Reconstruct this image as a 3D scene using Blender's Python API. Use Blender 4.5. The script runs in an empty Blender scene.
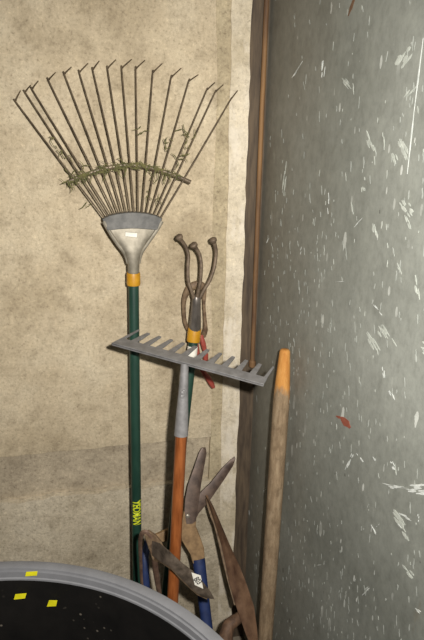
import bpy, bmesh, math, random
from mathutils import Vector, Matrix
random.seed(7)
scene = bpy.context.scene
COL = scene.collection
rad = math.radians

# ------------------------------------------------------------------ camera
D, H, F = 1.35, 1.58, 577.0
PSI, TILT, ROLL = rad(12), rad(20), 0.015
CAM = Vector((0, -D, H))
fw = Vector((math.sin(PSI)*math.cos(TILT), math.cos(PSI)*math.cos(TILT), -math.sin(TILT)))
R0 = Vector((math.cos(PSI), -math.sin(PSI), 0)); U0 = R0.cross(fw)
Rv = R0*math.cos(ROLL) + U0*math.sin(ROLL)
Uv = U0*math.cos(ROLL) - R0*math.sin(ROLL)
HD = Vector((math.sin(PSI), math.cos(PSI), 0))
cd = bpy.data.cameras.new('camera'); cam = bpy.data.objects.new('camera', cd); COL.objects.link(cam)
cd.sensor_fit = 'VERTICAL'; cd.sensor_height = 24; cd.lens = 24*F/640; cd.clip_start = 0.02
cam.matrix_world = Matrix.Translation(CAM) @ Matrix((Rv, Uv, -fw)).transposed().to_4x4()
scene.camera = cam

def ray(px, py):
    return fw + Rv*((px-212)/F) - Uv*((py-320)/F)
OFS = [0., 0., 0.]                         # small correction of the measured outlines, per tool
def P(px, py, d):                      # point at distance d in front of the back wall
    r = ray(px+OFS[0], py+OFS[1]); return CAM + r*((D-d-OFS[2])/r.y)
def PF(px, py, f):                     # point at horizontal distance f from the camera
    r = ray(px, py); return CAM + r*(f/r.dot(HD))
def mpp(p):                            # metres per pixel at p
    return (p-CAM).dot(fw)/F

# ------------------------------------------------------------------ materials
def lin(c):
    o = []
    for v in c:
        v /= 255.0
        o.append(v/12.92 if v <= .04045 else ((v+.055)/1.055)**2.4)
    return (o[0], o[1], o[2], 1)
class NT:
    def __init__(s, name):
        s.m = bpy.data.materials.new(name); s.m.use_nodes = True
        s.t = s.m.node_tree; s.b = s.t.nodes['Principled BSDF']
        s.tc = s.t.nodes.new('ShaderNodeTexCoord')
    def n(s, typ, **kw):
        x = s.t.nodes.new(typ)
        for k, v in kw.items(): setattr(x, k, v)
        return x
    def l(s, a, b): s.t.links.new(a, b)
    def co(s, scale=(1, 1, 1), rot=(0, 0, 0), loc=(0, 0, 0)):
        mp = s.n('ShaderNodeMapping'); mp.inputs['Scale'].default_value = scale
        mp.inputs['Rotation'].default_value = rot; mp.inputs['Location'].default_value = loc
        s.l(s.tc.outputs['Object'], mp.inputs['Vector']); return mp.outputs['Vector']
    def noise(s, vec, scale, detail=6, rough=.6):
        x = s.n('ShaderNodeTexNoise'); x.inputs['Scale'].default_value = scale
        x.inputs['Detail'].default_value = detail; x.inputs['Roughness'].default_value = rough
        s.l(vec, x.inputs['Vector']); return x.outputs['Fac']
    def ramp(s, fac, stops):
        x = s.n('ShaderNodeValToRGB'); e = x.color_ramp.elements
        while len(e) > 1: e.remove(e[-1])
        for i, (p, c) in enumerate(stops):
            el = e[0] if i == 0 else e.new(p)
            el.position = p; el.color = c if len(c) == 4 else lin(c)
        s.l(fac, x.inputs['Fac']); return x.outputs['Color']
    def mix(s, fac, a, b, mode='MIX'):
        x = s.n('ShaderNodeMix', data_type='RGBA', blend_type=mode)
        for sock, v in ((x.inputs[0], fac), (x.inputs[6], a), (x.inputs[7], b)):
            if isinstance(v, (int, float)): sock.default_value = v
            elif isinstance(v, tuple): sock.default_value = v
            else: s.l(v, sock)
        return x.outputs[2]
    def math(s, op, a, b=0.0):
        x = s.n('ShaderNodeMath', operation=op)
        for i, v in enumerate((a, b)):
            if isinstance(v, (int, float)): x.inputs[i].default_value = v
            else: s.l(v, x.inputs[i])
        return x.outputs[0]
    def bump(s, h, strength, dist=.002):
        x = s.n('ShaderNodeBump'); x.inputs['Strength'].default_value = strength; x.inputs['Distance'].default_value = dist
        s.l(h, x.inputs['Height']); s.l(x.outputs['Normal'], s.b.inputs['Normal'])
    def col(s, c): 
        if isinstance(c, tuple): s.b.inputs['Base Color'].default_value = c
        else: s.l(c, s.b.inputs['Base Color'])
    def rm(s, rough, metal=0.0, spec=.5):
        s.b.inputs['Roughness'].default_value = rough; s.b.inputs['Metallic'].default_value = metal
        s.b.inputs['Specular IOR Level'].default_value = spec
        return s.m
W1 = (1, 1, 1, 1); K0 = (0, 0, 0, 1)

def simple(name, c1, c2, scale=40, rough=.5, metal=0., bump=.0, stretch=(1, 1, 1), spec=.5, lo=.35, hi=.65):
    s = NT(name); v = s.co(stretch); f = s.noise(v, scale)
    s.col(s.ramp(f, [(lo, c1), (hi, c2)]))
    if bump: s.bump(f, bump, .001)
    return s.rm(rough, metal, spec)

def concrete(name, base, dark, pale, speck=1.0, white=.0):
    s = NT(name); v = s.co()
    a = s.noise(v, 3.6, 8, .66); b = s.noise(v, 22, 8, .75); c = s.noise(v, 130, 5, .8)
    c1 = s.ramp(a, [(.34, dark), (.5, base), (.68, pale)])
    g = s.ramp(b, [(.3, (.56, .54, .51, 1)), (.48, (.94, .94, .94, 1)), (.7, (1.14, 1.14, 1.13, 1))])
    c2 = s.mix(.8, c1, g, 'MULTIPLY')
    g2 = s.ramp(c, [(.3, (.5, .48, .46, 1)), (.47, (.97, .97, .97, 1)), (.56, W1), (.7, (1.4, 1.4, 1.38, 1))])
    c3 = s.mix(speck, c2, g2, 'MULTIPLY')
    # dirt pits
    vo = s.n('ShaderNodeTexVoronoi'); vo.inputs['Scale'].default_value = 34; vo.inputs['Randomness'].default_value = 1
    s.l(v, vo.inputs['Vector'])
    pit = s.ramp(vo.outputs['Distance'], [(.04, W1), (.08, K0)])
    msk = s.ramp(s.noise(s.co(loc=(3, 1, 2)), 7, 3), [(.52, K0), (.6, W1)])
    pm = s.math('MULTIPLY', pit, msk)
    c4 = s.mix(s.math('MULTIPLY', pm, .6), c3, lin((96, 80, 60)))
    if white:
        w = s.ramp(s.noise(s.co((1, 1, .45)), 22, 6, .7), [(.50, K0), (.60, W1)])
        c4 = s.mix(s.math('MULTIPLY', w, white), c4, lin((226, 216, 198)))
    s.col(c4)
    s.bump(s.math('ADD', s.math('MULTIPLY', c, .6), b), .55, .004)
    return s.rm(.93, 0, .2)

M = {}
M['wall'] = concrete('concrete', (193, 177, 149), (166, 150, 123), (207, 193, 166))
M['wall_low'] = concrete('old_concrete', (193, 180, 156), (166, 153, 130), (206, 194, 171))
M['band'] = concrete('grey_render', (175, 161, 138), (152, 139, 118), (190, 175, 150))
M['groove'] = concrete('darker_concrete', (177, 162, 133), (148, 135, 110), (192, 178, 148))
M['plaster'] = concrete('flaking_plaster', (206, 193, 168), (184, 170, 142), (222, 210, 188), .7, .6)
M['floor'] = concrete('floor_concrete', (120, 110, 96), (88, 80, 70), (140, 130, 114))
M['gap_filler'] = simple('dark_brown_filler', (62, 51, 40), (96, 81, 63), 18, .8, stretch=(6, 6, .6), bump=.3)
M['rust'] = simple('rusty_pipe', (84, 60, 40), (134, 100, 62), 30, .75, stretch=(1, 1, .15), bump=.3)
M['green'] = simple('green_coated_tube', (24, 52, 42), (36, 66, 54), 30, .42, stretch=(1, 1, .3))
M['yellow'] = simple('yellow_plastic', (178, 126, 22), (194, 142, 34), 60, .45)
M['steel'] = simple('brushed_steel', (132, 125, 110), (158, 150, 134), 60, .55, .45)
M['clamp'] = simple('shaded_bend_steel', (84, 83, 80), (108, 106, 102), 60, .6, .3)  # rake head's tilted top band, its shade put into a darker grey
M['tine'] = simple('dark_spring_steel', (78, 66, 52), (118, 103, 82), 70, .45, .35)
M['grass'] = simple('dry_grass', (74, 78, 42), (122, 116, 72), 90, .9)
M['prong'] = simple('brown_cast_iron', (88, 74, 60), (126, 109, 90), 90, .6, .3, bump=.2)
M['socket'] = simple('worn_grey_steel', (88, 82, 76), (132, 124, 116), 60, .38, .55, stretch=(1, 1, .3))
M['greypaint'] = simple('grey_painted_steel', (112, 110, 109), (134, 132, 131), 55, .5, .15, bump=.12)
M['orange'] = simple('varnished_orange_wood', (112, 60, 28), (144, 84, 44), 16, .3, stretch=(8, 8, .5), bump=.08)
M['red'] = simple('red_plastic', (136, 58, 48), (160, 78, 66), 60, .4)
M['rustmetal'] = simple('rusty_metal', (92, 72, 54), (138, 116, 90), 70, .62, .25, bump=.3)
M['blade'] = simple('rusted_blade', (66, 52, 44), (102, 84, 72), 45, .5, .3, bump=.2)
M['darkblade'] = simple('dark_worn_blade', (74, 65, 56), (124, 110, 96), 55, .42, .4, bump=.15)
M['tan'] = simple('tan_rusted_steel', (110, 85, 55), (150, 121, 84), 55, .6, .2, bump=.25)
M['blue'] = simple('blue_grip', (26, 40, 76), (36, 52, 96), 40, .5)
M['redrust'] = simple('brown_rust', (82, 62, 50), (116, 92, 76), 60, .65, .2, bump=.25)
M['oldblade'] = simple('red_rusted_steel', (76, 52, 39), (136, 106, 82), 24, .48, .25, bump=.3, stretch=(1, 1, .5))
M['darkwood'] = simple('dark_brown_wood', (74, 54, 40), (112, 84, 62), 22, .7, stretch=(4, 4, .7))
M['bolt'] = simple('worn_bolt', (170, 160, 146), (200, 192, 178), 80, .35, .7)
M['white'] = simple('white_sticker_paper', (214, 208, 194), (232, 228, 216), 90, .7)
M['ink'] = simple('black_ink', (24, 22, 24), (34, 32, 34), 90, .7)
M['ylabel'] = simple('yellow_lettering', (196, 204, 30), (214, 220, 48), 90, .5)
M['ysticker'] = simple('yellow_sticker_paper', (186, 178, 10), (204, 196, 22), 90, .6)
M['rim'] = simple('grey_plastic', (97, 97, 99), (105, 105, 107), 30, .6)
def tub_black():
    s = NT('dusty_black_plastic'); v = s.co()
    f = s.noise(v, 14); base = s.ramp(f, [(.35, (12, 11, 10)), (.7, (22, 20, 18))])
    vo = s.n('ShaderNodeTexVoronoi'); vo.inputs['Scale'].default_value = 75; s.l(v, vo.inputs['Vector'])
    sp = s.ramp(vo.outputs['Distance'], [(.10, W1), (.20, K0)])
    ms = s.ramp(s.noise(s.co(loc=(5, 2, 1)), 9, 3), [(.5, K0), (.6, W1)])
    s.col(s.mix(s.math('MULTIPLY', s.math('MULTIPLY', sp, ms), .8), base, lin((120, 112, 100))))
    return s.rm(.55, 0, .25)
M['black'] = tub_black()
def stake_wood(name, z0=None):
    s = NT(name); f = s.noise(s.co((5, 5, .9)), 16, 8, .75); g = s.noise(s.co((1, 1, .6)), 42, 6, .75); h = s.noise(s.co((1, 1, .5), loc=(3, 1, 5)), 17, 5, .7)
    c = s.ramp(f, [(.3, (106, 88, 67)), (.5, (138, 118, 93)), (.7, (160, 141, 115))])
    c = s.mix(.8, c, s.ramp(g, [(.3, (.5, .47, .44, 1)), (.48, W1), (.7, (1.15, 1.13, 1.1, 1))]), 'MULTIPLY')
    c = s.mix(s.math('MULTIPLY', s.ramp(h, [(.52, K0), (.66, W1)]), .5), c, lin((92, 72, 52)))
    if z0 is not None:
        o = s.ramp(f, [(.3, (172, 112, 52)), (.5, (188, 132, 68)), (.7, (204, 154, 90))])
        o = s.mix(.5, o, s.ramp(g, [(.3, (.7, .66, .6, 1)), (.48, W1)]), 'MULTIPLY')
        sx = s.n('ShaderNodeSeparateXYZ'); s.l(s.tc.outputs['Object'], sx.inputs[0])
        k = s.math('ADD', s.math('MULTIPLY', s.math('SUBTRACT', sx.outputs[2], z0), 14), s.math('MULTIPLY', s.math('SUBTRACT', h, .5), 2.2))
        c = s.mix(s.ramp(k, [(.12, K0), (.5, W1)]), c, o)
    s.col(c); s.bump(f, .3, .001); return s.rm(.8, 0, .25)
M['stake'] = stake_wood('weathered_stake_wood')

def panel_mat():
    s = NT('scuffed_grey_paint'); v = s.co()
    a = s.noise(v, 2.2, 6, .6); b = s.noise(s.co((1, 1, .5)), 18, 6, .7)
    c = s.ramp(a, [(.32, (112, 114, 106)), (.5, (130, 132, 124)), (.7, (146, 148, 140))])
    c = s.mix(.55, c, s.ramp(b, [(.3, (.72, .72, .7, 1)), (.5, W1), (.72, (1.15, 1.15, 1.13, 1))]), 'MULTIPLY')
    def flecks(scale, stretch, rot, loc, thr, lo, hi, colr, amt, msc=5):
        nonlocal c
        vec = s.co(stretch, rot, loc)
        vo = s.n('ShaderNodeTexVoronoi'); vo.inputs['Scale'].default_value = scale; s.l(vec, vo.inputs['Vector'])
        wob = s.noise(s.co(), 55, 3)
        dist = s.math('ADD', vo.outputs['Distance'], s.math('MULTIPLY', s.math('SUBTRACT', wob, .5), .22))
        # cell size varies with a random value per cell
        sep = s.n('ShaderNodeSeparateColor'); s.l(vo.outputs['Color'], sep.inputs[0])
        lim = s.math('MULTIPLY', sep.outputs[0], thr)
        k = s.math('LESS_THAN', dist, lim)
        m2 = s.ramp(s.noise(s.co(loc=loc), msc, 3), [(lo, K0), (hi, W1)])
        c = s.mix(s.math('MULTIPLY', s.math('MULTIPLY', k, m2), s.math('MULTIPLY', sep.outputs[1], amt)), c, lin(colr))
    flecks(34, (1, .2, .30), (0, rad(12), 0), (1, 0, 2), .20, .40, .58, (196, 198, 190), .95)
    flecks(62, (1, .2, .34), (0, rad(20), 0), (4, 0, 7), .20, .38, .6, (208, 210, 202), .9)
    flecks(18, (1, .2, .36), (0, rad(24), 0), (9, 0, 3), .17, .48, .62, (176, 180, 168), .7, 7)
    flecks(30, (1, .2, .5), (0, rad(-10), 0), (2, 0, 5), .13, .45, .6, (72, 72, 66), .8, 6)
    # browner and darker in blotches, mostly beside the corner
    sx = s.n('ShaderNodeSeparateXYZ'); s.l(s.tc.outputs['Object'], sx.inputs[0])
    dn = s.math('ADD', sx.outputs[0], s.math('MULTIPLY', s.noise(s.co((1, 1, .5), loc=(2, 0, 9)), 5, 6), .5))
    c = s.mix(s.math('MULTIPLY', s.ramp(dn, [(.26, W1), (.62, K0)]), .6), c, lin((104, 94, 78)))
    fine = s.noise(s.co((1, 1, .7)), 60, 5, .75)
    c = s.mix(.7, c, s.ramp(fine, [(.32, (.74, .74, .73, 1)), (.5, W1), (.68, (1.2, 1.2, 1.19, 1))]), 'MULTIPLY')
    # a few brown rusty runs
    r = s.ramp(s.noise(s.co((1.5, 1, .35), loc=(7, 0, 1)), 9, 5, .7), [(.66, K0), (.76, W1)])
    c = s.mix(s.math('MULTIPLY', r, .45), c, lin((108, 94, 70)))
    s.col(c); s.bump(b, .15, .001); return s.rm(.55, 0, .35)
M['panel'] = panel_mat()
M['scratch'] = simple('bare_white_scratch', (186, 190, 184), (214, 216, 210), 90, .6)
M['scratch2'] = simple('pale_paint_chip', (164, 168, 158), (186, 189, 179), 90, .7)
M['fleck'] = simple('faint_paint_fleck', (146, 149, 141), (166, 169, 161), 90, .7)
M['redmark'] = simple('red_brown_smear', (134, 70, 52), (156, 92, 72), 90, .7)
M['brownmark'] = simple('brown_rust_streak', (92, 66, 46), (112, 84, 60), 90, .8)

# ------------------------------------------------------------------ mesh helpers
def link(name, bm, mat, parent=None, smooth=40, bevel=0, origin=None):
    me = bpy.data.meshes.new(name)
    bmesh.ops.recalc_face_normals(bm, faces=bm.faces)
    base = Vector((0, 0, 0))
    if parent is not None:
        q = parent
        while q is not None: base = base + q.location; q = q.parent
    elif origin is not None: base = Vector(origin)
    bmesh.ops.translate(bm, verts=bm.verts, vec=-base)
    bm.to_mesh(me); bm.free()
    if smooth:
        me.polygons.foreach_set('use_smooth', [True]*len(me.polygons)); me.set_sharp_from_angle(angle=rad(smooth))
    me.materials.append(mat)
    o = bpy.data.objects.new(name, me); COL.objects.link(o)
    if parent is not None: o.parent = parent
    elif origin is not None: o.location = base
    if bevel:
        b = o.modifiers.new('bevel', 'BEVEL'); b.width = bevel; b.segments = 2; b.limit_method = 'ANGLE'; b.angle_limit = rad(40)
    return o
def thing(name, label, cat, loc, group=None):
    o = bpy.data.objects.new(name, None); COL.objects.link(o); o.location = loc; o.empty_display_size = .05
    o['label'] = label; o['category'] = cat
    if group: o['group'] = group
    return o
def struct(o): o['kind'] = 'structure'; return o

def catmull(pts, rs, n):
    if n <= 1: return pts, rs
    out, ro = [], []
    m = len(pts)
    for i in range(m-1):
        p0, p1, p2, p3 = pts[max(i-1, 0)], pts[i], pts[i+1], pts[min(i+2, m-1)]
        for k in range(n):
            t = k/n
            out.append(.5*((2*p1)+(p2-p0)*t+(2*p0-5*p1+4*p2-p3)*t*t+(3*p1-p0-3*p2+p3)*t**3))
            ro.append(rs[i]*(1-t)+rs[i+1]*t)
    out.append(pts[-1]); ro.append(rs[-1]); return out, ro

def tube(bm, pts, rs, seg=12, n=1, flat=None, cap=True):
    """swept tube; flat=(axis, factor) squashes the section along an axis"""
    pts = [Vector(p) for p in pts]
    if isinstance(rs, (int, float)): rs = [rs]*len(pts)
    pts, rs = catmull(pts, list(rs), n)
    rings = []; prev = None
    for i, p in enumerate(pts):
        t = (pts[min(i+1, len(pts)-1)]-pts[max(i-1, 0)]).normalized()
        if prev is None:
            a = Vector((0, 1, 0)) if flat is None else Vector(flat[0])
            if abs(a.dot(t)) > .95: a = Vector((1, 0, 0))
        else: a = prev
        a = (a - t*a.dot(t)).normalized(); b = t.cross(a); prev = a
        ka = flat[1] if flat else 1
        rings.append([bm.verts.new(p + a*(math.cos(w)*rs[i]*ka) + b*(math.sin(w)*rs[i]))
                      for w in [2*math.pi*j/seg for j in range(seg)]])
    for r1, r2 in zip(rings, rings[1:]):
        for j in range(seg):
            bm.faces.new((r1[j], r1[(j+1) % seg], r2[(j+1) % seg], r2[j]))
    if cap:
        bm.faces.new(rings[0]); bm.faces.new(list(reversed(rings[-1])))
def box(bm, lo, hi):
    v = [bm.verts.new((x, y, z)) for x in (lo[0], hi[0]) for y in (lo[1], hi[1]) for z in (lo[2], hi[2])]
    for f in ((0, 1, 3, 2), (4, 6, 7, 5), (0, 4, 5, 1), (2, 3, 7, 6), (0, 2, 6, 4), (1, 5, 7, 3)):
        bm.faces.new([v[i] for i in f])
def prism(bm, front, vec):
    """closed plate: front outline (points) pushed back by vec"""
    a = [bm.verts.new(p) for p in front]; b = [bm.verts.new(Vector(p)+vec) for p in front]
    n = len(a)
    bm.faces.new(a); bm.faces.new(list(reversed(b)))
    for i in range(n): bm.faces.new((a[i], b[i], b[(i+1) % n], a[(i+1) % n]))
def blade_mesh(bm, left, right, spine, th):
    """two-bevel blade: edges left/right lie back, the spine stands proud by th, flat back"""
    rows = []
    for l, s, r in zip(left, spine, right):
        n = Vector((0, -1, 0))
        rows.append([bm.verts.new(l), bm.verts.new(s+n*th), bm.verts.new(r), bm.verts.new(r+Vector((0, th*.7, 0))), bm.verts.new(l+Vector((0, th*.7, 0)))])
    for a, b in zip(rows, rows[1:]):
        for j in range(5): bm.faces.new((a[j], a[(j+1) % 5], b[(j+1) % 5], b[j]))
    bm.faces.new(rows[0]); bm.faces.new(list(reversed(rows[-1])))
def disc(bm, c, axis, r, h, seg=16, dome=.4):
    axis = Vector(axis).normalized(); c = Vector(c)
    tube(bm, [c, c+axis*h*.6, c+axis*h*.9, c+axis*h], [r, r, r*(1-dome*.5), r*(1-dome)], seg)
def text_verts(body, size, off=.02):
    cu = bpy.data.curves.new('lettering', 'FONT'); cu.body = body; cu.size = size; cu.extrude = 0
    cu.align_x = 'CENTER'; cu.align_y = 'CENTER'; cu.offset = size*off
    ob = bpy.data.objects.new('lettering', cu); COL.objects.link(ob)
    dg = bpy.context.evaluated_depsgraph_get()
    me = bpy.data.meshes.new_from_object(ob.evaluated_get(dg))
    vs = [v.co.copy() for v in me.vertices]; fs = [list(p.vertices) for p in me.polygons]
    bpy.data.objects.remove(ob); bpy.data.curves.remove(cu); bpy.data.meshes.remove(me)
    return vs, fs
def put_text(bm, body, size, fn):
    vs, fs = text_verts(body, size)
    nv = [bm.verts.new(fn(v)) for v in vs]
    for f in fs:
        try: bm.faces.new([nv[i] for i in f])
        except ValueError: pass
    bm.faces.ensure_lookup_table()

# ------------------------------------------------------------------ the setting
# seam heights on the back wall
zs1 = P(80, 450, 0).z; zs2 = P(70, 494, 0).z
Xg0 = P(213, 250, 0).x; Xg1 = P(225.5, 250, 0).x
Xw = P(242.3, 300, .02).x                      # right edge of the plaster strip
Xs0 = P(247.5, 300, .0).x
Xc = Xw + .042                                # the corner where the panel starts
XL, ZT = -1.7, 2.7
bm = bmesh.new()
def jag(x0, x1, z, amp, step=.03):
    out = []; x = x0; k = 0
    while x < x1:
        out.append((x, z + amp*(math.sin(x*37)+.7*math.sin(x*91+1)+random.uniform(-.6, .6)))); x += step
    out.append((x1, z)); return out
# upper course of concrete, its lower edge at the seam
top = jag(XL, Xc+.3, zs1+.0015, .0012)
a = [Vector((x, 0, z)) for x, z in top]
prism(bm, [Vector((XL, 0, ZT))] + a + [Vector((Xc+.3, 0, ZT))], Vector((0, .15, 0)))
wall = struct(link('wall_back', bm, M['wall'], smooth=0))
bm = bmesh.new()                               # recessed render band between the seams
bot = jag(XL, Xc+.3, zs2, .004)
prism(bm, [Vector((XL, .011, zs1+.004))] + [Vector((x, .011, z)) for x, z in bot] + [Vector((Xc+.3, .011, zs1+.004))], Vector((0, .130, 0)))
struct(link('wall_back_band', bm, M['band'], smooth=0)).name = 'trim_1'
bm = bmesh.new()
prism(bm, [Vector((x, -.005, z-.001)) for x, z in bot] + [Vector((Xc+.3, -.005, -.02)), Vector((XL, -.005, -.02))], Vector((0, .155, 0)))
struct(link('wall_lower', bm, M['wall_low'], smooth=0)).name = 'trim_2'
# shallow, slightly darker concrete strip, then the flaking plaster strip at the corner
bm = bmesh.new()
L = [];  z = 0.0
while z < ZT:
    L.append(Vector((Xg0 + .004*math.sin(z*9)+random.uniform(-.0015, .0015), -.0012, z))); z += .05
prism(bm, L + [Vector((Xg1+.02, -.004, ZT)), Vector((Xg1+.02, -.004, 0))], Vector((0, .02, 0)))
struct(link('trim_3', bm, M['groove'], smooth=0))
bm = bmesh.new()
L = []; Rr = []; z = 0.0
while z < ZT:
    L.append(Vector((Xg1 + .0015*math.sin(z*5.3)+.001*math.sin(z*23)+random.uniform(-.0014, .0014), -.0055, z)))
    Rr.append(Vector((Xw + .001*math.sin(z*17)+random.uniform(-.0018, .0018), -.02, z))); z += .03
prism(bm, L + list(reversed(Rr)), Vector((0, .03, 0)))
struct(link('trim_4', bm, M['plaster'], smooth=0))
# dark brown strip filling the gap, and its rusty edge strip
bm = bmesh.new(); box(bm, (Xw-.004, -.012, 0), (Xc+.03, .02, ZT))
struct(link('trim_5', bm, M['gap_filler'], smooth=0))
bm = bmesh.new()
zp = P(249, 364, .02).z
tube(bm, [Vector((Xc-.010+.0018*math.sin(z*3.1), -.022, z)) for z in [zp+i*.1 for i in range(int((ZT-zp)/.1)+1)]], .0058, 12)
pe = Vector((Xc-.010+.0018*math.sin(zp*3.1), -.022, zp))
tube(bm, [pe+Vector((0, 0, .012)), pe+Vector((0, 0, .008)), pe+Vector((0, 0, -.006)), pe+Vector((0, 0, -.010))], [.006, .0095, .0095, .005], 14)
struct(link('trim_6', bm, M['rust']))
# grey panel: local frame u along the panel, n towards the room, v up
ANG = rad(6)
pu = Vector((math.sin(ANG), -math.cos(ANG), 0)); pn = Vector((-math.cos(ANG), -math.sin(ANG), 0))
PO = Vector((Xc, -.012, 0))
def Q(px, py, off):
    r = ray(px, py); return CAM + r*((PO + pn*off - CAM).dot(pn)/r.dot(pn))
PM = Matrix((pu, pn, Vector((0, 0, 1)))).transposed().to_4x4(); PM.translation = PO
bm = bmesh.new(); box(bm, (0, -.03, 0), (1.6, 0, ZT))
panel = struct(link('wall_right', bm, M['panel'], smooth=0)); panel.matrix_world = PM
PI_ = PM.inverted()
def marks(name, mat, polys):
    bm = bmesh.new()
    for pl in polys:
        oo = random.uniform(.0005, .0011); pts = [Q(x, y, oo) for x, y in pl]
        prism(bm, [PI_ @ p for p in pts], Vector((0, -.0005, 0)))
    bmesh.ops.recalc_face_normals(bm, faces=bm.faces)
    me = bpy.data.meshes.new(name); bm.to_mesh(me); bm.free(); me.materials.append(mat)
    o = bpy.data.objects.new(name, me); COL.objects.link(o); o.parent = panel; return o
def stroke(x0, y0, x1, y1, w, k=5):
    dx, dy = x1-x0, y1-y0; n = math.hypot(dx, dy); nx, ny = -dy/n, dx/n
    l, r = [], []
    for i in range(k+1):
        t = i/k; ww = w*.5*(.25+math.sin(math.pi*min(max(t, .06), .94)))*random.uniform(.6, 1.2)
        cx, cy = x0+dx*t, y0+dy*t
        l.append((cx+nx*ww, cy+ny*ww)); r.append((cx-nx*ww, cy-ny*ww))
    return l + r[::-1]
def scuff(x0, y0, x1, y1, w, n):
    out = []; dx, dy = x1-x0, y1-y0; ln = math.hypot(dx, dy); nx, ny = -dy/ln, dx/ln
    for i in range(n):
        t0 = random.uniform(0, .75); t1 = min(1, t0+random.uniform(.2, .5)); o = random.gauss(0, w*.28)
        out.append(stroke(x0+dx*t0+nx*o, y0+dy*t0+ny*o, x0+dx*t1+nx*o, y0+dy*t1+ny*o, random.uniform(.13, .3)*w, 6))
    return out
mk = [stroke(423, 38, 414, 110, .9, 12), stroke(414, 110, 407, 174, .9, 12)]
for a in [(381, 484, 400, 489, 4, 6), (386, 486, 414, 488, 2.5, 5), (408, 487, 432, 487, 9, 12), (395, 511, 415, 522, 3, 5), (418, 514, 418, 522, 2, 3), (352, 453, 345, 470, 4, 6), (324, 55, 321, 80, 3.4, 6),
          (305, 58, 292, 78, 1.8, 4), (353, 228, 363, 217, 1.8, 3), (327, 192, 329, 214, 2.2, 4), (370, 522, 376, 534, 2.4, 4), (376, 527, 380, 523, 1.6, 2), (396, 520, 402, 530, 2.2, 3), (360, 596, 369, 588, 3.6, 5), (356, 452, 363, 462, 3, 4),
          (264, 248, 271, 232, 1.2, 2), (390, 460, 395, 470, 3, 4), (372, 455, 376, 462, 3, 3), (412, 606, 420, 613, 3, 4), (314, 566, 324, 564, 1.4, 2), (300, 255, 303, 244, 1.4, 2), (330, 282, 350, 281, 1, 3), (372, 303, 384, 318, 2, 3), (382, 364, 384, 378, 2.4, 4), (388, 387, 395, 402, 2.6, 4),
          (260, 492, 266, 488, 2, 3), (248, 500, 249, 520, 1.2, 2)]:
    mk += scuff(*a)
marks('scratch', M['scratch'], mk)
mk = []
for a in [(396, 66, 409, 46, 9, 16), (366, 130, 374, 154, 6, 10), (383, 130, 384, 150, 3, 5), (398, 135, 406, 160, 7, 12), (404, 98, 418, 82, 4, 6), (392, 152, 398, 170, 6, 8), (419, 345, 430, 352, 8, 8), (380, 325, 396, 352, 6, 8), (366, 330, 378, 352, 6, 9),
          (402, 200, 412, 216, 8, 10), (405, 214, 410, 230, 5, 6), (374, 222, 376, 240, 5, 6), (350, 200, 353, 216, 2.5, 4), (362, 176, 364, 192, 4, 4), (414, 275, 418, 300, 5, 6), (286, 160, 282, 200, 3, 6), (340, 76, 352, 92, 5, 6), (388, 508, 410, 540, 9, 8), (400, 562, 418, 586, 6, 5), (398, 262, 402, 274, 4, 4)]:
    mk += scuff(*a)
marks('paint_chip', M['scratch2'], mk)
def flecks(name, mat, n, l0, l1, w, rnd):
    bm = bmesh.new()
    for i in range(n):
        u = rnd.uniform(.02, 1.15); v = rnd.uniform(.25, 2.25)
        if rnd.random() > min(1, .22+u*1.6): continue
        if rnd.random() > .35 + .65*(math.sin(u*9+v*5)*.5+.5)*(math.sin(v*7-u*4)*.5+.5): continue
        ln = rnd.uniform(l0, l1)*rnd.choice((.5, .7, 1, 1)); a = rad(rnd.gauss(10, 9)); ww = w*rnd.uniform(.35, 1)
        d = Vector((math.sin(a), 0, -math.cos(a))); e = Vector((math.cos(a), 0, math.sin(a))); c = Vector((u, rnd.uniform(.0003, .0009), v))
        L, R = [], []
        for k in range(5):
            t = k/4-.5; h = ww*.5*(.3+.7*math.sin(math.pi*(k+.4)/4.8))*rnd.uniform(.5, 1.3); j = rnd.uniform(-.25, .25)*ww
            L.append(c+d*(t*ln)+e*(h+j)); R.append(c+d*(t*ln)-e*(h-j))
        prism(bm, L+R[::-1], Vector((0, -.0004, 0)))
    bmesh.ops.recalc_face_normals(bm, faces=bm.faces)
    me = bpy.data.meshes.new(name); bm.to_mesh(me); bm.free(); me.materials.append(mat)
    o = bpy.data.objects.new(name, me); COL.objects.link(o); o.parent = panel; o['kind'] = 'stuff'
flecks('paint_fleck', M['fleck'], 3600, .006, .020, .0036, random.Random(3))
flecks('bright_fleck', M['scratch2'], 1100, .004, .015, .0026, random.Random(5))
marks('red_smear', M['redmark'], [stroke(341, 417, 350, 428, 5), stroke(336, 416, 343, 419, 2)])
marks('rust_streak', M['brownmark'], [stroke(355, -4, 348, 16, 2.2)])
bm = bmesh.new(); box(bm, (XL, -2.6, -.1), (1.2, .15, 0))
struct(link('floor', bm, M['floor'], smooth=0))

# ------------------------------------------------------------------ helpers for tools
def along(a, b, z):                     # point on the line a-b at height z
    t = (z-a.z)/(b.z-a.z); return a + (b-a)*t
def rp(pts): return [P(*p) for p in pts]
def sticker(name, parent, quad, th, mat, label=None):
    bm = bmesh.new(); prism(bm, quad, th); o = link(name, bm, mat, parent, smooth=0)
    if label: o['label'] = label
    return o

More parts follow.
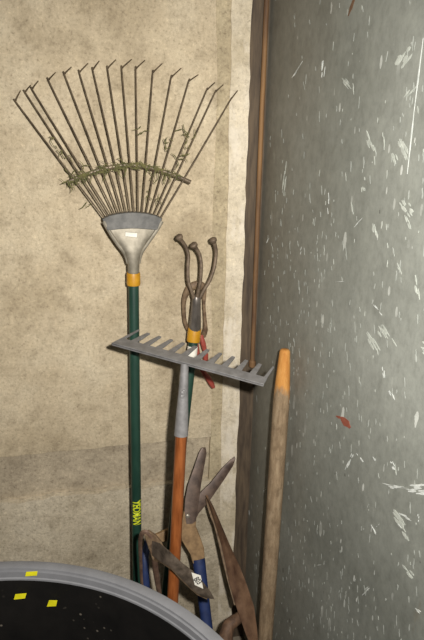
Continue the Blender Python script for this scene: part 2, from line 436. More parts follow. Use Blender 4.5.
# ------------------------------------------------------------------ lawn rake
OFS[:] = (1.2, .6, -.035)
A = P(132.3, 280, .105); B = P(135.9, 560, .165)
foot = along(A, B, 0.0)
rake = thing('lawn_rake', 'tall fan-shaped wire lawn rake with green tube handle, leaning on the concrete wall', 'rake', foot)
ax = (A-foot).normalized()
k = mpp(A); hr = .0122
bm = bmesh.new(); tube(bm, [foot+ax*.001, foot+ax*.004, foot+ax*.6, A], [hr*.9, hr, hr, hr], 20)
handle = link('handle', bm, M['green'], rake)
bm = bmesh.new(); F0 = along(foot, A, P(132.1, 284.5, .105).z); F1 = along(foot, A, P(132.1, 272, .105).z)
tube(bm, [F0, F0+(F1-F0)*.12, F0+(F1-F0)*.85, F1], [.0150, .0158, .0158, .0148], 20)
link('ferrule', bm, M['yellow'], rake)
# lettering reading down the handle
c0 = P(135.4, 510, .154); tl = (c0-foot).dot(ax); c0 = foot+ax*tl
view = (CAM-c0); view -= ax*view.dot(ax); view.normalize(); side = ax.cross(view).normalized()
if side.dot(Rv) < 0: side = -side
bm = bmesh.new()
def wrap(v):
    th = (v.y*1.0)/hr
    return c0 - ax*(v.x*1.0) + (view*math.cos(th)+side*math.sin(th))*(hr+.0006)
vs, fs = text_verts('YEOMAN', .021, .035)
w = max(v.x for v in vs)-min(v.x for v in vs); sc = 27.5*mpp(c0)/w
hsc = 8.6*mpp(c0)/(max(v.y for v in vs)-min(v.y for v in vs))
nv = [bm.verts.new((v.x*sc, v.y*hsc, 0)) for v in vs]
for f in fs:
    try: bm.faces.new([nv[i] for i in f])
    except ValueError: pass
bmesh.ops.triangulate(bm, faces=bm.faces)
for _ in range(2): bmesh.ops.subdivide_edges(bm, edges=[e for e in bm.edges if e.calc_length() > .0015], cuts=2)
for v in bm.verts: v.co = wrap(v.co)
o = link('lettering', bm, M['ylabel'], handle, smooth=0); o['label'] = 'yellow YEOMAN lettering down the handle'
# head plate: pressed steel wedge running into a round socket
rows = [(213, 101.5, 160.5, .098), (221, 102.5, 160.8, .108), (229, 107, 156, .1135), (237, 112, 150.5, .1155), (245, 117.5, 145, .1165),
        (251, 122, 141.2, .117), (257, 124.8, 139.2, .1175), (263, 126.2, 138.4, .118), (272, 126.6, 138.0, .117)]
bm = bmesh.new(); vr = []
NC = 9
for (y, x0, x1, d) in rows:
    rnd = max(0, min(1, (y-236)/24.)); r_ = []
    w_ = (x1-x0)*.5*k
    arc = 3.0 if y < 225 else 0
    for j in range(NC):
        u = j/(NC-1)*2-1
        bulge = rnd*w_*math.sqrt(max(0, 1-u*u))*.95 + (1-rnd)*(.004*(1-u*u))
        p = P((x0+x1)/2+u*(x1-x0)/2, y + (0 if y > 214 else 4.0*u*u), d-.003); p.y -= bulge
        r_.append(bm.verts.new(p))
    b_ = [bm.verts.new(P((x0+x1)/2+(j/(NC-1)*2-1)*(x1-x0)/2*.96, y + (0 if y > 214 else 4.0*(j/(NC-1)*2-1)**2), d-.006-rnd*w_*math.sqrt(max(0, 1-(j/(NC-1)*2-1)**2))*.9)) for j in range(NC)]
    vr.append((r_, b_))
for (a, b), (c, d_) in zip(vr, vr[1:]):
    for j in range(NC-1):
        bm.faces.new((a[j], a[j+1], c[j+1], c[j])); bm.faces.new((b[j], d_[j], d_[j+1], b[j+1]))
    bm.faces.new((a[0], c[0], d_[0], b[0])); bm.faces.new((a[-1], b[-1], d_[-1], c[-1]))
for (a, b) in (vr[0], vr[-1]):
    for j in range(NC-1): bm.faces.new((a[j], a[j+1], b[j+1], b[j]))
head = link('head_plate', bm, M['steel'], rake)
bm = bmesh.new()
for sx in (0, 1):
    pts = [P((x1 if sx else x0), y, d+.001-(0 if y < 257 else .004)) for (y, x0, x1, d) in rows[1:8]]
    tube(bm, pts, [.0042, .0042, .0042, .004, .0036, .003, .002], 8, 3)
link('rolled_edge', bm, M['steel'], head)
# folded band that clamps the tines
bm = bmesh.new()
pts = []
up = [(101, 218.5), (108, 215.2), (116, 213.3), (124, 212.2), (131, 211.8), (138, 212.1), (146, 213), (154, 214.8), (161.3, 218)]
lo = [(156, 229.5), (150, 229.0), (143, 228.4), (137, 228), (131, 227.9), (124, 228.2), (117, 228.7), (111.5, 229.4), (106.3, 230)]
fr = [P(x, y, .1085) for x, y in up]; fl = [P(x, y, .1205) for x, y in lo]
v0 = [bm.verts.new(p) for p in fr]; v1 = [bm.verts.new(p) for p in reversed(fl)]
v2 = [bm.verts.new(p+Vector((0, .018, 0))) for p in fr]; v3 = [bm.verts.new(p+Vector((0, .003, 0))) for p in reversed(fl)]
for q in range(8):
    bm.faces.new((v0[q], v0[q+1], v1[q+1], v1[q])); bm.faces.new((v2[q], v3[q], v3[q+1], v2[q+1]))
    bm.faces.new((v0[q], v2[q], v2[q+1], v0[q+1])); bm.faces.new((v1[q], v1[q+1], v3[q+1], v3[q]))
bm.faces.new((v0[0], v1[0], v3[0], v2[0])); bm.faces.new((v0[8], v2[8], v3[8], v1[8]))
link('tine_clamp', bm, M['clamp'], head, bevel=.0012)
q = [P(124.2, 231.4, .126), P(136, 232.6, .126), P(135.4, 236.8, .1262), P(124, 235.6, .1262)]
sticker('price_sticker', head, q, Vector((0, .0045, 0)), M['white'], 'small white price sticker')
# tines
bends = [(14, 100.5), (23.7, 91.5), (30.7, 88.5), (47, 79.5), (63, 73.4), (78, 71.8), (91.5, 69.2), (106.2, 67.8), (120.4, 67.6), (134.5, 68.2), (151.6, 72), (170, 76.8), (187.6, 80.5), (205.5, 89.5), (214, 91.5), (229.5, 99)]
tips = [(19.3, 90), (29.5, 84.5), (37, 80.3), (54.2, 72), (70.2, 66.4), (86.7, 62.8), (98, 60.4), (114.6, 59.2), (130.4, 58.8), (143.6, 59.8), (161, 63), (180, 67.6), (197, 74.2), (213.6, 82), (222, 84.2), (236.4, 90)]
NB = len(bends)
def cb(t):                              # crossbar curve in the picture of the rake's own plane
    x = 66 + 123.5*t; s = (x-128)/62.0
    return x, 164.5 + 17.5*abs(s)**1.7
for i in range(NB):
    t = i/(NB-1); bx = 102.5 + 57.5*t; s = t*2-1; by = 213.5 + 3.5*s*s
    cx = 66.5 + 122.5*(.5+.5*s); 
    g = P(bx, by, .103); b0 = P(*bends[i], .058); b0b = b0
    mid = g + (b0-g)*.5 + Vector((0, -.004, 0))
    tp = P(*tips[i], .041 if i < 13 else .050)
    h = (b0-mid).normalized(); e = (tp-b0).normalized()
    bm = bmesh.new()
    tube(bm, [g-(mid-g).normalized()*.012, g, mid, b0-h*.006, b0-h*.002+e*.002, b0+e*.006, tp], [.0016]*6+[.0012], 8, 2)
    link('tine', bm, M['tine'], rake)
bm = bmesh.new()
cpts = []
for j in range(13):
    x, y = cb(j/12); cpts.append(P(x, y, .0875))
tube(bm, cpts, .0046, 8, 2, flat=((0, 1, 0), .45))
link('crossbar', bm, M['tine'], rake)
# dry grass caught on the crossbar and tines: nobody could count it
bm = bmesh.new()
def blade(p, q, r):
    m = (p+q)*.5 + Vector((random.uniform(-.006, .006), random.uniform(-.004, .002), random.uniform(-.006, .006)))
    tube(bm, [p, m, q], [r, r, r*.4], 4, 2)
for j in range(170):
    t = random.random()**1.15*.93; x, y = cb(t)
    p = P(x+random.gauss(0, 1.2), y+random.gauss(0, 1.4), .0915+random.uniform(-.0005, .006))
    an = random.uniform(-.9, .5)+(math.pi if random.random() < .5 else 0); ln = random.uniform(.005, .020)
    blade(p, p+Vector((math.cos(an)*ln, random.uniform(-.004, .004), math.sin(an)*ln)), random.uniform(.0005, .0010))
for j in range(26):
    t = random.random(); x, y = cb(t); 
    p = P(x, y, .094); blade(p, p+Vector((random.uniform(-.008, .008), -.002, -random.uniform(.01, .03))), .0009)
for (x, y) in [(163, 146), (168, 142), (179, 155), (186, 147), (189, 137), (176, 160), (150, 178), (147, 195), (57, 150), (66, 160), (88, 203), (157, 198), (140, 130), (83, 168), (183, 128), (68, 172), (50, 138)]:
    for _ in range(3):
        p = P(x+random.gauss(0, 1.5), y+random.gauss(0, 2), .082); an = random.uniform(0, 6.28); ln = random.uniform(.006, .022)
        blade(p, p+Vector((math.cos(an)*ln, random.uniform(-.005, .002), math.sin(an)*ln)), .0009)
g = link('dry_grass', bm, M['grass'], origin=P(128, 165, .09)); g['kind'] = 'stuff'; g['category'] = 'grass'
g['label'] = 'dry green grass tangled around the crossbar of the lawn rake'

# ------------------------------------------------------------------ three-prong cultivator
OFS[:] = (1.2, 1.4, 0.)
A = P(193.2, 330, .068); B = P(165.0, 588, .165)
foot = along(A, B, 0.0); ax = (A-foot).normalized(); r0 = .0118
cult = thing('hand_cultivator', 'green-handled cultivator with three upright brown prongs and a yellow ferrule', 'cultivator', foot)
bm = bmesh.new(); tube(bm, [foot+ax*.001, foot+ax*.004, foot+ax*.4, A], [r0*.9, r0, r0, r0], 18)
hd = link('handle', bm, M['green'], cult)
bm = bmesh.new(); F0 = along(foot, A, P(192.6, 339.5, .068).z); F1 = along(foot, A, P(193.4, 326.5, .068).z)
tube(bm, [F0, F0+(F1-F0)*.12, F0+(F1-F0)*.88, F1], [.0160, .0166, .0166, .0158], 18)
link('ferrule', bm, M['yellow'], cult)
bm = bmesh.new()
tube(bm, [P(193.6, 328, .069), P(194.3, 315, .073), P(195, 302, .077), P(195.2, 297, .0785), P(195.3, 294.5, .079)], [.0150, .0132, .0112, .0105, .007], 18)
link('socket', bm, M['socket'], cult)
for pts, sp in (([(193.5, 300, .080), (190.5, 290, .082), (187.2, 280, .082), (186.6, 266, .080), (187.2, 254, .077), (184.5, 245, .078), (180.5, 239.5, .082), (178.2, 236, .085)], (-1, 1)),
                ([(195.5, 300, .081), (197, 290, .085), (199.2, 279, .088), (200, 264, .087), (198.6, 254, .085), (195.6, 248, .087), (192.8, 244, .091)], (0, 1)),
                ([(197, 300, .080), (202.5, 289, .082), (208.5, 279, .082), (213, 266, .080), (214.8, 252, .078), (214, 245, .080), (212, 239, .084)], (1, 1))):
    p3 = rp(pts); kk = mpp(p3[0]); n = len(p3)
    bm = bmesh.new(); tube(bm, p3, [1.75*kk]*(n-2)+[1.9*kk, 2.4*kk], 10, 4)
    pr = link('prong', bm, M['prong'], cult)
    bm = bmesh.new(); e = (p3[-1]-p3[-2]).normalized(); b = p3[-1]
    tube(bm, [b-e*.006, b-e*.002, b+e*.003, b+e*.006], [2.2*kk, 3.6*kk, 3.8*kk, 2.4*kk], 10, 2)
    link('spade_tip', bm, M['prong'], pr)
q = []
c1 = (P(191.3, 344, .066), P(191.3, 356.5, .061))
bm = bmesh.new()
def cyl_patch(bm, foot, ax, r, ptop, pbot, a0, a1, n=6):
    t0 = (ptop-foot).dot(ax); t1 = (pbot-foot).dot(ax); c = foot+ax*((t0+t1)/2)
    vw = CAM-c; vw -= ax*vw.dot(ax); vw.normalize(); sd = ax.cross(vw)
    if sd.dot(Rv) < 0: sd = -sd
    f = []; 
    for rr in (r+.0008, r+.0002):
        f.append([[bm.verts.new(foot+ax*t+(vw*math.cos(w)+sd*math.sin(w))*rr) for w in [a0+(a1-a0)*j/n for j in range(n+1)]] for t in (t0, t1)])
    for j in range(n):
        bm.faces.new((f[0][0][j], f[0][0][j+1], f[0][1][j+1], f[0][1][j])); bm.faces.new((f[1][0][j], f[1][1][j], f[1][1][j+1], f[1][0][j+1]))
        for e in (0, 1): bm.faces.new((f[0][e][j], f[1][e][j], f[1][e][j+1], f[0][e][j+1]))
    for j in (0, n): bm.faces.new((f[0][0][j], f[0][1][j], f[1][1][j], f[1][0][j]))
cyl_patch(bm, foot, ax, r0, c1[0], c1[1], rad(-75), rad(80), 10)
s_ = link('price_sticker', bm, M['white'], hd); s_['label'] = 'white price sticker'

# ------------------------------------------------------------------ garden rake with grey head and orange handle
OFS[:] = (0., 0., 0.)
FL, FR = PF(111.5, 342.8, 1.12), PF(263.5, 384, .985)
TL, TR = PF(138.5, 329, 1.205), PF(274.3, 366.5, 1.055)
sA = FL + (FR-FL)*.485
A = P(184.6, 366, D - (sA.y - CAM.y)); B = P(173.2, 590, .375)
foot = along(A, B, 0.0); ax = (A-foot).normalized()
bow = thing('garden_rake', 'grey steel garden rake head, teeth towards the wall, on a varnished orange wooden handle', 'rake', foot)
up = (FR-FL).cross(TL-FL).normalized()
if up.z < 0: up = -up
bm = bmesh.new()
NT_ = 12
bl = FL + (TL-FL)*.36; br = FR + (TR-FR)*.36
outline = [FL, FR]
tm = []
for j in range(NT_-1, -1, -1):
    t = j/(NT_-1)
    def bb(u): return bl+(br-bl)*u
    def tt(u): return TL+(TR-TL)*u
    w0 = .23/(NT_-1); w1 = .12/(NT_-1)
    a0, a1 = max(0, t-w0), min(1, t+w0); c0_, c1_ = max(0, t-w1), min(1, t+w1)
    sh = 1.0 if j in (0, NT_-1) else .93
    seq = [bb(a1), bb(t+0)+(tt(min(1, c1_))-bb(t))*sh if False else bb(a1)+(tt(c1_)-bb(a1))*sh, bb(a0)+(tt(c0_)-bb(a0))*sh, bb(a0)]
    tm.append(seq)
# bar
th = up*-.0042
prism(bm, [FL, FR, br, bl], th)
# bent-down front lip that stiffens the bar
back = (TL-FL).normalized()*.004
lip = [FL, FR, FR-up*.006, FL-up*.006]
prism(bm, lip, (TL-FL).normalized()*.0035)
barob = link('head_bar', bm, M['greypaint'], bow, smooth=0, bevel=.0008)
for seq in tm:
    bm = bmesh.new()
    s0 = [seq[0]-(TL-FL)*.06, seq[1], seq[2], seq[3]-(TL-FL)*.06]
    prism(bm, s0, th*.9); link('tooth', bm, M['greypaint'], bow, smooth=0, bevel=.0008)
kk = mpp(A)
bm = bmesh.new()
S1 = P(183, 392, D-(A.y-CAM.y)+.004); S2 = P(180.8, 437, .334)
S2 = along(A, B, S2.z); S1 = along(A, B, S1.z)
tube(bm, [A+ax*.006+(FL-FL), A-ax*.012, S1, S1+(S2-S1)*.5, S2], [4.0*kk, 4.2*kk, 5.0*kk, 6.4*kk, 7.3*kk], 18, 3)
sock = link('socket', bm, M['greypaint'], bow)
bm = bmesh.new()
for w in range(6):
    a = along(A, B, S1.z) + Vector((random.uniform(-.004, .004), -.0085, random.uniform(-.012, .014)))
    disc(bm, a, (0, -1, .2), random.uniform(.003, .0048), .003, 10)
link('weld', bm, M['greypaint'], sock)
bm = bmesh.new(); tube(bm, [foot+ax*.001, foot+ax*.006, foot+(S2-foot)*.5, S2-ax*.0005], [.011, .0122, .0124, .0122], 20)
link('handle', bm, M['orange'], bow)

# ------------------------------------------------------------------ red-handled pincers between the cultivator and the wall
c = P(194, 336, .028)
pin = thing('pincers', 'rusty pincers with red handles, tucked behind the green cultivator shaft', 'pincers', P(205, 388, .02))
kk = mpp(c)
bm = bmesh.new(); tube(bm, rp([(203, 336, .030), (205.3, 330, .036), (205, 320, .036), (204, 305, .036), (204.2, 294, .034), (203, 287, .034), (199.5, 283.5, .036)]), [3*kk, 2.6*kk, 1.7*kk, 1.5*kk, 2.2*kk, 3.6*kk, 3.0*kk], 10, 4, flat=((0, 1, 0), .8))
link('jaw', bm, M['rustmetal'], pin)
bm = bmesh.new(); tube(bm, rp([(193, 338, .026), (188.5, 330, .030), (185, 322, .033), (183.7, 308, .034), (184.6, 298, .034), (188.5, 289.5, .036), (193.5, 286, .037), (198, 283.5, .037)]), [2.2*kk, 2.2*kk, 2*kk, 2*kk, 2.6*kk, 3.6*kk, 4.2*kk, 3.2*kk], 10, 4, flat=((0, 1, 0), .8))
link('jaw', bm, M['rustmetal'], pin)
bm = bmesh.new(); disc(bm, P(197, 338, .020), (0, -1, 0), 4.5*kk, .016, 14); link('pivot', bm, M['rustmetal'], pin)
bm = bmesh.new(); tube(bm, rp([(200.6, 335, .034), (203, 343, .037), (204.5, 349, .038), (204.6, 351, .038), (205.6, 354, .038), (205.6, 359, .037), (204.6, 362, .036)]), [2.4*kk, 2.8*kk, 2.4*kk, 1.8*kk, 2.7*kk, 2.7*kk, 1.4*kk], 10, 4)
link('handle', bm, M['red'], pin)
bm = bmesh.new(); tube(bm, rp([(196, 338, .024), (197, 350, .024), (200, 364, .024), (204, 373, .025), (207.5, 377.5, .026), (211, 383, .027), (213.4, 387.5, .027)]), [2.2*kk, 2.6*kk, 2.6*kk, 2.6*kk, 3.0*kk, 3.1*kk, 2.0*kk], 10, 4)
link('handle', bm, M['red'], pin)

# ------------------------------------------------------------------ blue-handled shears
def dsh(y): return .03 + (y-448)/(600-448)*.18           # leaning plane
def ps(pts, off=0.0): return [P(x, y, dsh(y)+off) for x, y in pts]
gR = P(206, 618, dsh(618)); gR0 = P(199, 562, dsh(562)); footR = along(gR0, gR, .0)
sh = thing('garden_shears', 'blue-handled garden shears with open rusty blades pointing up against the wall', 'shears', footR)
bm = bmesh.new()
l = [(186.5, 524), (184.5, 512), (185, 501), (188, 485), (194, 468), (199, 453), (202, 447.8)]
r = [(196, 521), (198, 508), (199.5, 497), (201.5, 482), (204.5, 465), (206.6, 453), (205.6, 447.8)]
s_ = [(192, 523), (193, 510), (194, 498), (196.5, 483), (200.5, 467), (203.5, 453), (204, 448)]
blade_mesh(bm, ps(l, .006), ps(r, .006), ps(s_, .006), .003)
link('blade', bm, M['blade'], sh)
bm = bmesh.new()
l = [(184, 516), (191, 504), (202.4, 490.7), (210.6, 483), (222.4, 468), (231, 459.5), (234.8, 456.8)]
r = [(193, 524), (199, 513), (209.5, 501), (216, 491.5), (225, 478.5), (233, 466), (235.4, 459)]
s_ = [(190, 520), (195, 509), (206, 496), (213, 487.5), (224, 473), (232, 463), (235.2, 458)]
blade_mesh(bm, ps(l, -.004), ps(r, -.004), ps(s_, -.004), .003)
link('blade', bm, M['blade'], sh)
bm = bmesh.new(); disc(bm, P(187.6, 515.5, dsh(515)+.006), (0, -1, .2), .0062, .006, 14); link('pivot_bolt', bm, M['bolt'], sh)
def arm(pl):
    bm = bmesh.new(); prism(bm, ps(pl, .003), Vector((0, .008, .0))); return link('handle_arm', bm, M['tan'], sh, smooth=0, bevel=.0016)
arm([(184, 512), (196, 516), (196, 527), (200.5, 538), (204.3, 549), (205, 563), (193, 564), (190.5, 555), (186.5, 548.5), (182, 541), (180.5, 530)])
bm = bmesh.new()
prism(bm, ps([(184, 513), (195, 520), (190, 532), (180, 540.5), (168, 541.5), (158.5, 542.5), (152, 547), (151, 552), (144.5, 552), (144.5, 543), (149, 538.8), (157, 534.5), (166, 530.5), (175, 527), (181, 519)], -.006), Vector((0, .008, 0)))
link('handle_arm', bm, M['tan'], sh, smooth=0, bevel=.0016)
kk = mpp(gR)
bm = bmesh.new()
d_ = (footR-gR0); 
tube(bm, [gR0+(gR0-gR).normalized()*.002, gR0-(gR0-gR).normalized()*.004, gR, gR0+d_*.985, footR+Vector((0, 0, .001))], [6*kk, 6.5*kk, 5.6*kk, 4.8*kk, 3.2*kk], 16, 3, flat=((0, 1, 0), .7))
link('grip', bm, M['blue'], sh)
gL0 = P(147.8, 541, dsh(541)-.002); gL1 = P(145.4, 580, dsh(580)-.002); footL = Vector((gL1.x+.02, gL1.y-.15, 0))
bm = bmesh.new(); d_ = footL-gL0
tube(bm, [gL0, gL0+(gL1-gL0)*.08, gL1, gL1+(footL-gL1)*.98, footL+Vector((0, 0, .001))], [3.4*kk, 4.1*kk, 4.0*kk, 3.8*kk, 2.8*kk], 16, 3, flat=((0, 1, 0), .8))
link('grip', bm, M['blue'], sh)

# ------------------------------------------------------------------ single-hand shears hooked over the blue grip
hs = thing('hand_shears', 'small rusty hand shears with a white 803 sticker, blade across the orange handle', 'shears', P(158, 590, .31))
def dh(x): return .352 + max(0, min(1, (x-150)/22.))*.062
def ph(pts, off=0.): return [P(x, y, dh(x)+off) for x, y in pts]
bm = bmesh.new()
u_ = [(147.6, 543.5), (150, 540.5), (160, 543.5), (170, 552), (182.5, 563.5), (192.5, 571), (202, 581), (211, 592.5), (214, 598)]
l_ = [(148.2, 548.5), (152.2, 555.5), (160, 561.5), (170, 567), (182, 579.5), (195, 592), (202, 596.5), (208, 598.5), (214, 599.2)]
m_ = [(147.9, 546), (151, 547), (160, 551), (170, 558), (182, 569.5), (193, 579), (202, 588), (210, 596), (214, 598.6)]
blade_mesh(bm, ph(u_), ph(l_), ph(m_), .0022)
bl_ = link('blade', bm, M['darkblade'], hs)
bm = bmesh.new()
u2 = [(152, 548), (162, 553), (172, 561), (186, 574), (198, 585), (208, 595)]
l2 = [(152, 559), (162, 563.5), (172, 570.5), (184, 583), (197, 595), (207, 599.5)]
blade_mesh(bm, ph(u2, -.006), ph(l2, -.006), ph([((a[0]+b[0])/2, (a[1]+b[1])/2) for a, b in zip(u2, l2)], -.006), .0015)
link('blade', bm, M['rustmetal'], hs)
bm = bmesh.new()
prism(bm, [P(x, y, .358) for x, y in [(144, 535), (149, 531.5), (156, 536), (162, 543), (165, 551), (163, 559), (158, 563), (152.5, 561), (150, 552), (147, 544)]], Vector((0, .008, 0)))
link('head', bm, M['rustmetal'], hs, smooth=0, bevel=.002)
kk = mpp(P(150, 550, .35))
bm = bmesh.new(); tube(bm, rp([(152, 538, .356), (147, 532.5, .356), (142.6, 533, .352), (140.4, 540, .342), (140.4, 552, .332), (140.8, 563, .326), (141.6, 580, .318), (144, 600, .31)]), [2.0*kk, 2.5*kk, 2.5*kk, 2.3*kk, 2.2*kk, 2.0*kk, 1.8*kk, 1.5*kk], 12, 4, flat=((0, 1, 0), .55))
link('handle', bm, M['redrust'], hs)
bm = bmesh.new(); tube(bm, rp([(155, 556, .353), (155, 562, .348), (156, 572, .338), (158.6, 588, .326), (160.5, 600, .318)]), [3*kk, 3.1*kk, 3.1*kk, 2.8*kk, 2*kk], 12, 4, flat=((0, 1, 0), .8))
link('handle', bm, M['redrust'], hs)
bm = bmesh.new(); disc(bm, P(159.4, 557.5, .357), (0, -1, .2), .0026, .009, 12); link('rivet', bm, M['bolt'], hs)
qd = [(191.6, 572.8), (200.8, 575.8), (203.2, 588.8), (194.8, 585)]
quad = [P(x, y, .4192) for x, y in qd]
st = sticker('price_sticker', bl_, quad, Vector((0, .0012, 0)), M['white'], 'white sticker printed 803')
# the number runs across the sticker
cen = (quad[0]+quad[1]+quad[2]+quad[3])/4
ex = (P(201.3, 585.2, .4192)-P(194.2, 577.2, .4192)).normalized(); ey = P(202, 577, .4192)-P(196, 583, .4192); ey = (ey-ex*ey.dot(ex)).normalized()
bm = bmesh.new()
vs, fs = text_verts('803', .01, .02); w = max(v.x for v in vs)-min(v.x for v in vs); hh = max(v.y for v in vs)-min(v.y for v in vs)
sx = 9.2*mpp(cen)/w; sy = 6.2*mpp(cen)/hh
nv = [bm.verts.new(cen + ex*v.x*sx + ey*v.y*sy + Vector((0, -.0006, 0))) for v in vs]
for f in fs:
    try: bm.faces.new([nv[i] for i in f])
    except ValueError: pass
o = link('number', bm, M['ink'], st, smooth=0); o['label'] = 'black printed number 803'

# ------------------------------------------------------------------ long rusty shears standing in the corner
def do(y): return .118 + (y-497)/(640-497)*.17
def po(pts, off=0.): return [P(x, y, do(y)+off) for x, y in pts]
l = [(206.3, 497), (210, 508), (215.5, 525), (221.5, 545), (226, 565), (229.5, 583), (236, 606), (245, 632), (252, 650)]
r = [(208.2, 497), (214.5, 509), (223, 529), (231, 548), (239.5, 566), (247, 585), (254, 606), (257.5, 632), (258.5, 650)]
s_ = [(207.4, 497), (212.5, 508), (218.5, 525), (225, 544), (231, 563), (236, 582), (243, 604), (251, 631), (256, 649)]
b0 = P(255, 650, do(650)); b1 = P(246, 600, do(600)); footo = along(b1, b0, 0)
old = thing('hedge_shears', 'long rusty closed hedge shears, point up, between the plaster strip and the wooden stake', 'shears', Vector((footo.x, footo.y, 0)))
bm = bmesh.new(); blade_mesh(bm, po(l), po(r), po(s_), .011); link('blade', bm, M['oldblade'], old)
bm = bmesh.new()
l = [(205.6, 499), (207, 506), (210.5, 517), (214, 525), (219, 545), (226, 575), (234, 605)]
r = [(207.5, 499), (212, 507), (217.5, 521), (222, 530), (229, 550), (238, 580), (246, 605)]
blade_mesh(bm, po(l, -.012), po(r, -.012), po([((a[0]+b[0])/2, (a[1]+b[1])/2) for a, b in zip(l, r)], -.012), .003)
link('blade', bm, M['rustmetal'], old)
kk = mpp(b0)
bm = bmesh.new(); tube(bm, [P(254, 640, do(640)-.006), b0+Vector((0, .004, -.02)), b0+(footo-b0)*.3, b0+(footo-b0)*.98, footo+Vector((0, 0, .001))], [2.5*kk, 4*kk, 6.5*kk, 6.5*kk, 5*kk], 14, 3)
link('handle', bm, M['darkwood'], old)
bm = bmesh.new(); h0 = P(243, 612, do(612)-.018); h1 = P(226, 634, do(634)-.012); 
f2 = Vector((h1.x-.004, h1.y-.12, 0.0))
tube(bm, [h0, h0+(h1-h0)*.3, h1, h1+(f2-h1)*.5, f2+Vector((0, 0, .012))], [3.2*kk, 5.5*kk, 7.0*kk, 7*kk, 5*kk], 14, 3)
link('handle', bm, M['darkwood'], old)

# ------------------------------------------------------------------ wooden stake leaning on the grey panel
def qs(x, y, off): return Q(x, y, off)
o_t, o_b = .020, .045
def osf(y): return o_t + (o_b-o_t)*(y-350)/(640-350.)
c1_ = Q(281.2, 402, osf(402)); c3 = Q(265.2, 638, osf(638)); axs = (c1_-c3).normalized()
ft = along(c1_, c3, 0)
stake = thing('wooden_stake', 'weathered wooden stake with pale tapered top leaning on the grey panel', 'stake', ft)
k1, k3 = mpp(c1_), mpp(c3); R1 = 8.3*k1
bm = bmesh.new(); c2 = Q(281.8, 392, osf(392)); 
tube(bm, [ft+Vector((0, 0, .001)), ft+axs*.01, c3, c1_], [R1*.98, R1, R1, R1], 22, 1)
for v in bm.verts: v.co += Vector((random.uniform(-.0004, .0004), random.uniform(-.0004, .0004), 0))
link('shaft', bm, M['stake'], stake)
bm = bmesh.new()
tp = Q(284.9, 351, osf(350)+.001)
tube(bm, [c1_-axs*.001, c1_+(tp-c1_)*.2, c1_+(tp-c1_)*.5, c1_+(tp-c1_)*.9, tp, tp+axs*.004], [R1*.985, R1*.96, R1*.84, R1*.66, R1*.60, R1*.42], 22, 3)
o = link('tapered_top', bm, stake_wood('fresh_cut_stake_wood', c1_.z-ft.z), stake); o['label'] = 'fresh orange-brown tapered tip'

# ------------------------------------------------------------------ round black tub with a grey rim
HB = H-.70
def cw(r_, f_): return Vector((r_*math.cos(PSI)+f_*math.sin(PSI), -D-r_*math.sin(PSI)+f_*math.cos(PSI), 0))
tc = cw(-.2983, .3234)
tub = thing('tub', 'large round black tub with a grey rim and yellow stickers inside', 'tub', tc)
def lathe(bm, prof, seg=128, closed=False):
    rings = []
    for (r, z) in prof:
        rings.append([bm.verts.new(tc+Vector((math.cos(2*math.pi*j/seg)*r, math.sin(2*math.pi*j/seg)*r, z))) for j in range(seg)] if r > 1e-6 else [bm.verts.new(tc+Vector((0, 0, z)))])
    prs = list(zip(rings, rings[1:])) + ([(rings[-1], rings[0])] if closed else [])
    for a, b in prs:
        for j in range(seg):
            if len(a) > 1 and len(b) > 1: bm.faces.new((a[j], a[(j+1) % seg], b[(j+1) % seg], b[j]))
            elif len(a) > 1: bm.faces.new((a[j], a[(j+1) % seg], b[0]))
            else: bm.faces.new((a[0], b[(j+1) % seg], b[j]))
bm = bmesh.new()
lathe(bm, [(0, .02), (.385, .02), (.392, .03), (.4085, HB-.020), (.4255, HB-.020), (.40, .0), (0, 0)])
body = link('body', bm, M['black'], tub); body['label'] = 'dusty black inside and outside of the tub'
bm = bmesh.new()
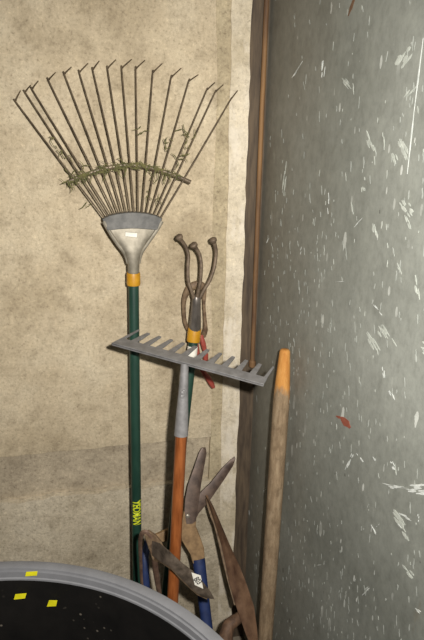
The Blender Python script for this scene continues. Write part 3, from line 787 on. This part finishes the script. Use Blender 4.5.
lathe(bm, [(.4325, HB-.006), (.4310, HB-.001), (.4290, HB), (.4185, HB), (.4150, HB-.0010), (.4145, HB-.0050), (.4115, HB-.0056), (.4108, HB-.0155), (.4092, HB-.017), (.4088, HB-.021), (.4262, HB-.021), (.4275, HB-.045), (.4325, HB-.045)], closed=True)
rim = link('rim', bm, M['rim'], tub, smooth=30); rim['label'] = 'smooth grey rim ring'
def wallpt(px, py, rr):
    r = ray(px, py); dx, dy = CAM.x-tc.x, CAM.y-tc.y
    a = r.x*r.x+r.y*r.y; b = 2*(dx*r.x+dy*r.y); c = dx*dx+dy*dy-rr*rr
    return CAM + r*((-b+math.sqrt(b*b-4*a*c))/(2*a))
for nm, par, quad, rr in (('sticker', rim, [(26, 572.2), (37.5, 571.6), (36.8, 575.6), (25.2, 576.4)], .4080),
                   ('sticker', body, [(15.2, 594.6), (26.4, 593.6), (25, 598.4), (13.8, 599.6)], .4035),
                   ('sticker', body, [(49, 600.6), (57.2, 600.8), (56, 606.2), (46.8, 606.6)], .4025)):
    q = [wallpt(x, y, rr) for x, y in quad]
    inw = (tc-q[0]); inw.z = 0; inw.normalize()
    bm = bmesh.new(); prism(bm, q, -inw*.0009); s_ = link(nm, bm, M['ysticker'], par, smooth=0); s_['label'] = 'yellow sticker'
q = [wallpt(x, y, .4035) for x, y in [(177.3, 584), (178.6, 584), (179, 595), (177.6, 595)]]

# ------------------------------------------------------------------ light: the camera's flash beside the lens, and dim room light
ld = bpy.data.lights.new('flash', 'SPOT'); ld.energy = 100; ld.spot_size = rad(124); ld.spot_blend = 1.0; ld.shadow_soft_size = .014; ld.color = (1, .97, .925)
lo = bpy.data.objects.new('flash', ld); COL.objects.link(lo); lo.location = CAM + Rv*.075 + Uv*.05 - fw*.01
aim = fw - Uv*math.tan(rad(6)) + Rv*.02
lo.rotation_euler = aim.to_track_quat('-Z', 'Y').to_euler()
w = bpy.data.worlds.new('room_light'); scene.world = w; w.use_nodes = True
w.node_tree.nodes['Background'].inputs[0].default_value = (1, .95, .87, 1)
w.node_tree.nodes['Background'].inputs[1].default_value = .05
scene.view_settings.view_transform = 'Standard'; scene.view_settings.look = 'None'
scene.view_settings.exposure = 0; scene.view_settings.gamma = 1; scene.view_settings.use_curve_mapping = False
